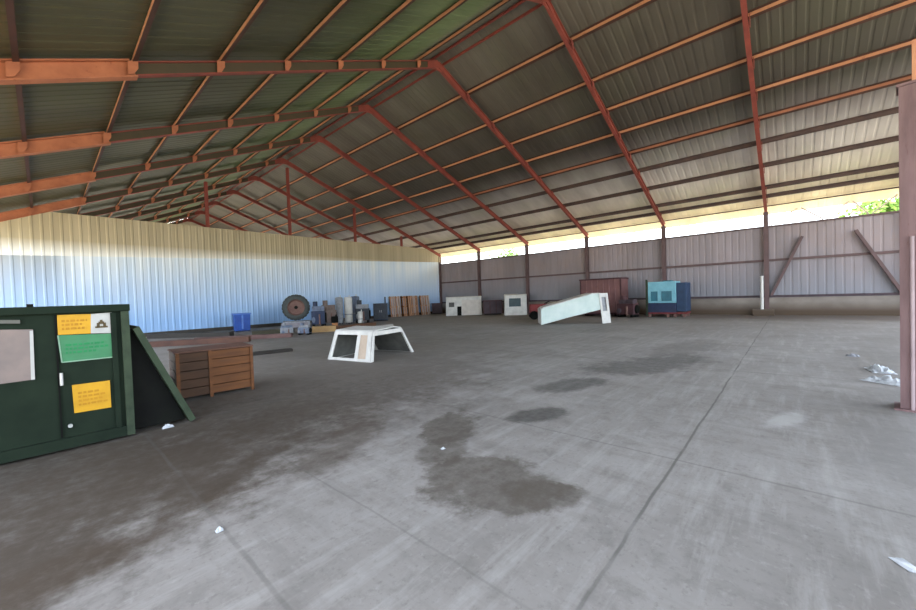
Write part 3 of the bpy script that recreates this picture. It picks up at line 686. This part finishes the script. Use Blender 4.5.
# ------------------------------------------------------------------ fibreglass truck bed shells
def shell(loc, rz, label, L, W, H, slant, taper, mt, holes_near, panes, end_open=True, roofm=None, inner=DARKI, endm=None, end_hole=None, taper2=None):
    """pick-up canopy: x = length, y = width; y=0 is the near side"""
    t = thing('truck_shell', label, 'truck shell', loc, rz)
    taper2 = taper if taper2 is None else taper2
    def near(u, v, d): return (slant * (v / H) * (1 - u / L) + u, taper * v / H + d, v)
    def far(u, v, d): return (slant * (v / H) * (1 - u / L) + u, W - taper2 * v / H - d, v)
    us = sorted({0, L} | {a for h in holes_near for a in h[:2]}); vs = sorted({0, H} | {a for h in holes_near for a in h[2:]})
    MB().panel(us, vs, holes_near, near, .03).build('side_panel', mt, t)
    MB().panel([0, L * .1, L * .6, L * .9, L], [0, H * .3, H * .8, H], [(L * .1, L * .6, H * .3, H * .8)] if holes_near and end_open else [], far, .03).build('side_panel', mt, t)
    rf = MB(); ys = [taper, taper + .06, W / 2, W - taper2 - .06, W - taper2]; zs = [H - .02, H + .035, H + .075, H + .035, H - .02]
    for i in range(4):
        x0, x1 = slant - .02, L + .03
        rf.hexa([(x0, ys[i], zs[i] - .03), (x1, ys[i], zs[i] - .03), (x1, ys[i + 1], zs[i + 1] - .03), (x0, ys[i + 1], zs[i + 1] - .03), (x0, ys[i], zs[i]), (x1, ys[i], zs[i]), (x1, ys[i + 1], zs[i + 1]), (x0, ys[i + 1], zs[i + 1])])
    rf.build('roof_panel', roofm or mt, t)
    def front(u, v, d): return (slant * v / H + d, taper * v / H + u * (1 - (taper + taper2) * v / H / W), v)
    fu = [0, W * .15, W * .85, W]; fv = [0, H * .4, H * .82, H]
    MB().panel(fu, fv, [(W * .15, W * .85, H * .4, H * .82)], front, .03).build('front_panel', mt, t)
    MB().panel([W * .14, W * .86], [H * .39, H * .83], [], lambda u, v, d: front(u, v, d + .01), .012).build('front_window', GLASS, t)
    if end_open:  # dark panels added inside; interior shade put into their colour
        MB().panel([.06 + slant, L - .06], [.02, H - .05], [], lambda u, v, d: (u, W - taper2 * v / H - .045 - d, v), .012).build('inner_shade_panel', inner, t)
        MB().box(slant + .05, L - .02, taper + .08, W - taper2 - .08, H - .075, H - .055).build('roof_shade_panel', inner, t)
        MB().panel([W * .05, W * .95], [.02, H - .06], [], lambda u, v, d: front(u, v, d + .05), .012).build('front_shade_panel', inner, t)
    def rear(u, v, d): return (L - .03 + d, taper * v / H + u * (1 - (taper + taper2) * v / H / W), v)
    if end_open:
        MB().panel([0, .10, W - .10, W], [0, H - .11, H], [(.10, W - .10, 0, H - .11)], rear, .05).build('rear_frame', mt, t)
    else:
        e = end_hole or (W * .2, W * .8, H * .45, H * .85)
        MB().panel(sorted({0, W, e[0], e[1]}), sorted({0, H, e[2], e[3]}), [e], rear, .04).build('rear_panel', endm or mt, t)
        MB().panel([e[0] - .01, e[1] + .01], [e[2] - .01, e[3] + .01], [], lambda u, v, d: rear(u, v, d + .008), .012).build('rear_window', GLASS, t)
    for (a, b, c, d_), mm in panes:
        MB().panel([a - .01, b + .01], [c - .01, d_ + .01], [], lambda u, v, d: near(u, v, d + .01), .01).build('window_pane', mm, t)
    return t
# 1 nearest, white with open rear
A = Vector((5.16, 9.52, 0)); L1 = 1.56
shell(A, math.radians(-77.3), 'small white truck shell with open windows, nearest on the floor', L1, 1.86, .77, .20, .13, WHITE,
      [(.14, .98, .07, .68), (1.10, 1.38, .07, .68)], [((1.10, 1.38, .07, .68), TAN)], taper2=.55)
# 2 cream one near the far right corner
p = atX(446, 316, 22.4); ang = math.atan2(-.74, .67)
shell((p.x, p.y, 0), ang, 'cream and white truck shell with small window, leftmost along the right wall', 3.0, 1.5, 1.5, .05, .12, WHITE,
      [(.25, .70, .72, 1.1), (.95, 1.30, .0, .75)], [((.25, .70, .72, 1.1), DARKI), ((.95, 1.3, 0, .75), BLACK)], end_open=False)
q2 = [o for o in C.objects if o.name.startswith('truck_shell')][-1]
pn = MB().panel([1.34, 2.95], [.02, 1.26], [], lambda u, v, d: (u, .12 * v / 1.42 - .02 + d, v), .018).build('door_panel', CREAM, q2)
# 3 white with single dark window
p = atX(504.5, 314, 23.8); ang3 = math.atan2(-.80, .60)
shell((p.x, p.y, 0), ang3, 'white truck shell end with one dark square window by the right wall', 1.72, 1.3, 1.55, .05, .06, WHITE,
      [(.35, 1.27, .66, 1.30)], [((.35, 1.27, .66, 1.30), GLASS)], end_open=False)
# 4 large white one propped on one end
P0 = G(541.5, 325); P1 = G(601, 323.5)
ang4 = math.atan2(P1.y - P0.y, P1.x - P0.x); L4 = (P1 - P0).length
t = thing('truck_shell', 'large white truck shell tilted with its right end raised', 'truck shell', P0, ang4)
poly = [(0, 0), (0, .78), (.12, .88), (L4 * .88, 1.52), (L4 * 1.0, 1.52), (L4 * 1.0, .70), (L4 * .45, .34)]
MB().prism(poly, lambda u, v, d: (u, d, v), 0, .05).build('side_panel', MINT, t)
MB().prism([(.0, .0), (.0, .78), (.03, .78), (.03, .0)], lambda u, v, d: (u, d, v), .05, 1.55).build('front_panel', WHITE, t)
rf = MB(); up = [(0, .78), (.12, .88), (L4 * .88, 1.52), (L4 * 1.0, 1.52)]
for a_, b_ in zip(up, up[1:]):
    rf.hexa([(a_[0], 0, a_[1] - .03), (b_[0], 0, b_[1] - .03), (b_[0], 1.6, b_[1] - .03), (a_[0], 1.6, a_[1] - .03), (a_[0], 0, a_[1] + .015), (b_[0], 0, b_[1] + .015), (b_[0], 1.6, b_[1] + .015), (a_[0], 1.6, a_[1] + .015)])
rf.build('roof_panel', WHITE, t)
MB().prism([(u, v) for u, v in poly], lambda u, v, d: (u, d, v), 1.55, 1.6).build('side_panel', WHITE, t)
# raised end, a frame with a window, standing on the floor
def rend(u, v, d): return (L4 * .98 - .02 + u * .72 + .14 * (1 - v / 1.52) * 1.0 + d * .2, u * .55 - d, v)
MB().panel([0, .16, .52, .72], [0, .62, 1.32, 1.52], [(.16, .52, .62, 1.32)], rend, .04).build('rear_frame', WHITE, t)
MB().panel([.15, .53], [.61, 1.33], [], lambda u, v, d: rend(u, v, d - .05), .02).build('rear_window', GREYM, t)

# ------------------------------------------------------------------ along the right wall
# dark bin between shell 2 and shell 3
p = atX(493, 315, 24.6)
t = thing('scrap_bin', 'dark plum steel bin between the cream shell and the white shell', 'bin', (p.x, p.y, 0), ang3)
MB().box(-.75, .75, -.1, .9, .08, 1.1).build('body', PLUM, t, bevel=.02)
for x in (-.76, -.25, .25, .7): MB().box(x, x + .06, -.14, -.1, .1, 1.08).build('rib', MAROOND, t)
MB().box(-.8, .8, -.15, .95, 1.1, 1.18).build('rim', MAROOND, t)
MB().box(-.7, .7, 0, .8, 0, .08).build('skid', BLACK, t)
# small bin in the corner left
p = atX(437, 313, 24.9)
t = thing('scrap_bin', 'small plum steel bin in the far right corner beside the pallets', 'bin', (p.x, p.y, 0), ang3)
MB().box(-.45, .45, -.1, .7, .06, .95).build('body', PLUM, t, bevel=.02); MB().box(-.5, .5, -.14, .74, .95, 1.02).build('rim', MAROOND, t); MB().box(-.4, .4, 0, .6, 0, .06).build('skid', BLACK, t)
# red tiller-like machine
p = G(540, 321)
t = thing('garden_tractor', 'dark red small tractor behind the tilted white shell', 'tractor', (p.x + 1.6, p.y + .6, 0), math.radians(-55))
MB().box(-.9, .2, -.32, .32, .42, .95).build('hood', REDM, t, bevel=.06)
MB().box(-.95, .95, -.25, .25, .28, .44).build('chassis', MAROOND, t)
MB().box(.3, .85, -.28, .28, .55, .68).build('seat', BLACK, t, bevel=.04); MB().box(.78, .9, -.28, .28, .62, 1.1).build('seat_back', BLACK, t, bevel=.04)
for x, r in ((-.65, .27), (.6, .42)):
    for s_ in (-1, 1):
        wq = MB().lathe((x, s_ * .42, r), (0, s_, 0), [(r * .5, -.09), (r * .9, -.09), (r, -.05), (r, .05), (r * .9, .09), (r * .5, .09), (.001, .06)], 22).build('wheel', BLACK, t, True)
MB().lathe((.2, 0, 1.02), (-.4, 0, 1), [(.2, 0), (.22, .02), (.2, .04), (.18, .02), (.2, 0)], 18).build('steering_wheel', BLACK, t, True)
MB().cyl((0, 0, .8), (.2, 0, 1.04), .025, n=8).build('steering_column', BLACK, t)
MB().box(.35, .95, -.5, -.34, .72, .8).build('fender', REDM, t, bevel=.03); MB().box(.35, .95, .34, .5, .72, .8).build('fender', REDM, t, bevel=.03)
# faded maroon bin
pa = atX(581, 315, 24.4); pb = atX(622, 315, 24.4)
wd = abs(pa.y - pb.y)
t = thing('steel_container', 'tall faded maroon steel container behind the tilted white shell', 'container', (24.4, (pa.y + pb.y) / 2, 0))
hz_ = atX(600, 278.5, 24.4).z
MB().box(0, 1.3, -wd / 2, wd / 2, .12, hz_ - .06).build('body', MAROON, t, bevel=.02)
n_ = 7
for i in range(n_ + 1):
    y = -wd / 2 + i * (wd - .08) / n_; MB().box(-.06, 0, y, y + .08, .12, hz_ - .08).build('rib', MAROON if 0 < i < n_ else MAROOND, t)
MB().box(-.08, 1.35, -wd / 2 - .04, wd / 2 + .04, hz_ - .09, hz_).build('rim', MAROOND, t)
MB().box(-.08, .05, -wd / 2, wd / 2, .1, .22).build('bottom_rail', MAROOND, t)
for y in (-wd * .4, wd * .4 - .2): MB().box(0, 1.2, y, y + .2, 0, .12).build('skid', BLACK, t)
# dark machine right of it
p = atX(628, 315, 23.6)
e2 = engine((p.x, p.y, 0), math.radians(-100), 'dark maroon engine between maroon container and blue machine', MAROOND, PLUM, 1.15, 1.15)
e2['group'] = 'machines along the right wall'
# blue machine
pa = atX(646, 312, 23.9); pb = atX(686.5, 312, 23.9); wd = abs(pa.y - pb.y); hz_ = atX(664, 281.5, 23.9).z
t = thing('machine_cabinet', 'pale blue machine with two dark windows by the right wall', 'machine', (23.9, (pa.y + pb.y) / 2, 0))
h0 = atX(664, 303, 23.9).z
yl = wd / 2 - .12; yr_ = -wd / 2 + .5
MB().box(0, 1.2, yr_, yl, h0, hz_).build('upper_cabinet', CYAN, t, bevel=.03)
MB().box(.05, 1.25, -wd / 2, yr_ - .005, h0 - .5, hz_ - .1).build('side_panel', DBLUE, t, bevel=.03)
MB().box(-.02, 1.2, yr_, yl, h0 - .55, h0 - .01).build('base', NAVY, t, bevel=.02)
wz0, wz1 = h0 + .12, h0 + .68
cw = yl - yr_
for a_, b_ in ((.12, .36), (.5, .86)):
    MB().box(-.03, 0, yl - b_ * cw, yl - a_ * cw, wz0, wz1).build('window', TEAL, t)
    MB().box(-.045, -.005, yl - b_ * cw - .04, yl - b_ * cw, wz0 - .04, wz1 + .04).build('window_frame', CYAN, t)
MB().box(-.06, .06, yl + .02, yl + .1, .05, hz_ + .15).build('post', GREENL, t)
for y in (yl - .15, yr_ + .35, yr_ + .0, -wd / 2 + .05):
    MB().box(.02, .16, y, y + .14, 0, h0 - .52).build('leg', RUST, t); MB().box(.95, 1.1, y, y + .14, 0, h0 - .52).build('leg', RUST, t)
MB().box(-.03, 1.2, -wd / 2, yl, h0 - .62, h0 - .54).build('skid_frame', REDM, t)
MB().box(.2, .9, yr_ + .3, yr_ + .7, hz_, hz_ + .06).build('hatch', TEAL, t)

# ------------------------------------------------------------------ litter
def crumple(px, py, sx_, sy_, h, m, label, name='crumpled_sheet', n=10, rz=0):
    p = G(px, py); mb = MB(); rnd = random.Random(int(px)); grid = []
    for j in range(n + 1):
        row = []
        for i in range(n + 1):
            u, v = i / n - .5, j / n - .5
            e = max(0, 1 - (abs(u) * 2) ** 3) * max(0, 1 - (abs(v) * 2) ** 3)
            row.append(((u + rnd.uniform(-.03, .03)) * sx_, (v + rnd.uniform(-.03, .03)) * sy_, .004 + e * h * rnd.uniform(.15, 1)))
        grid.append(row)
    for j in range(n):
        for i in range(n): mb.face([grid[j][i], grid[j][i + 1], grid[j + 1][i + 1], grid[j + 1][i]])
    o = mb.build(name, m); o.location = (p.x, p.y, 0); o.rotation_euler = (0, 0, rz)
    return tag(o, label, 'litter')
crumple(880, 371, .55, .3, .12, PAPER, 'crumpled white plastic sheet left of the right post, farther piece', rz=.1)
crumple(888, 383, .55, .3, .12, PAPER, 'crumpled white plastic sheet left of the right post, nearer piece', rz=.9)
crumple(168, 427.5, .13, .09, .05, PAPER, 'small white paper scrap at the foot of the container gate', 'paper_scrap', 6)
crumple(219.5, 531, .05, .05, .03, PAPER, 'tiny white paper scrap on the dirty floor edge', 'paper_scrap', 5)
crumple(906, 565.5, .12, .07, .02, PAPER, 'white paper scrap at the bottom right of the floor', 'paper_scrap', 5, .6)
crumple(853, 356, .3, .2, .06, GREYM, 'grey rag on the floor left of the right post', 'rag', 6)
crumple(443, 449, .05, .04, .02, PAPER, 'tiny pale scrap on the brown floor stain', 'paper_scrap', 5)

# ------------------------------------------------------------------ trees outside beyond the right wall
def tree(x, y, h, r, label, seed):
    rnd = random.Random(seed); t = thing('tree', label, 'tree', (x, y, -.27), 0, 'trees outside the right wall')
    tr = MB().cyl((0, 0, 0), (.1, 0, h * .6), .22, .12, 12)
    for i in range(5):
        a = rnd.uniform(0, 6.28); tr.cyl((.06, 0, h * (.35 + .05 * i)), (r * .6 * math.cos(a), r * .6 * math.sin(a), h * (.6 + .06 * i)), .08, .03, 8)
    tr.build('trunk', BARK, t, True)
    mb = MB(); cl = [(rnd.gauss(0, r * .45), rnd.gauss(0, r * .45), h * .68 + rnd.gauss(0, h * .14), rnd.uniform(.35, .6) * r) for _ in range(16)]
    for _ in range(2600):
        cx, cy_, cz, cr = rnd.choice(cl); d = Vector((rnd.gauss(0, 1), rnd.gauss(0, 1), rnd.gauss(0, 1))).normalized() * cr * rnd.uniform(.6, 1)
        p = Vector((cx, cy_, cz)) + d; a = Vector((rnd.gauss(0, 1), rnd.gauss(0, 1), rnd.gauss(0, 1))).normalized() * .2; b = a.orthogonal().normalized() * .1
        mb.face([p - a, p + b, p + a, p - b])
    mb.build('foliage', LEAF, t)
for i, (px, X, h, r, lab) in enumerate(((507, 40, 8.0, 2.4, 'green tree seen through the gap above the white shells'), (892, 36, 8.4, 2.0, 'green tree seen through the gap beside the near post'), (455, 44, 6.8, 2.2, 'green tree seen through the gap at the far right corner'))):
    q = atX(px, 230, X); tree(X, q.y, h, r, lab, 30 + i)

# ------------------------------------------------------------------ light
w = bpy.data.worlds.new('sky'); bpy.context.scene.world = w; w.use_nodes = True; nt = w.node_tree
bg = nt.nodes['Background']; bg.inputs['Strength'].default_value = 1.0
sk = nt.nodes.new('ShaderNodeTexSky'); sk.sky_type = 'NISHITA'; sk.sun_disc = False; sk.sun_elevation = math.radians(52); sk.sun_rotation = math.radians(0); sk.dust_density = 3.0; sk.air_density = 1.0; sk.ozone_density = 1.0
mixn = nt.nodes.new('ShaderNodeMix'); mixn.data_type = 'RGBA'; mixn.inputs['Factor'].default_value = .45; mixn.inputs['B'].default_value = (6, 6.2, 6.5, 1)
nt.links.new(sk.outputs[0], mixn.inputs['A']); nt.links.new(mixn.outputs['Result'], bg.inputs['Color'])
sl = bpy.data.lights.new('sun', 'SUN'); sl.energy = 9.0; sl.angle = math.radians(1); sl.color = (1, .95, .85)
so = bpy.data.objects.new('sun', sl); C.objects.link(so)
so.rotation_euler = Vector((0.0, .58, .82)).to_track_quat('Z', 'Y').to_euler(); so.location = (0, 60, 60)
vs = bpy.context.scene.view_settings
vs.view_transform = 'Standard'; vs.look = 'None'; vs.exposure = 0.28; vs.gamma = 1.0
bpy.context.scene.cycles.max_bounces = 10; bpy.context.scene.cycles.diffuse_bounces = 8
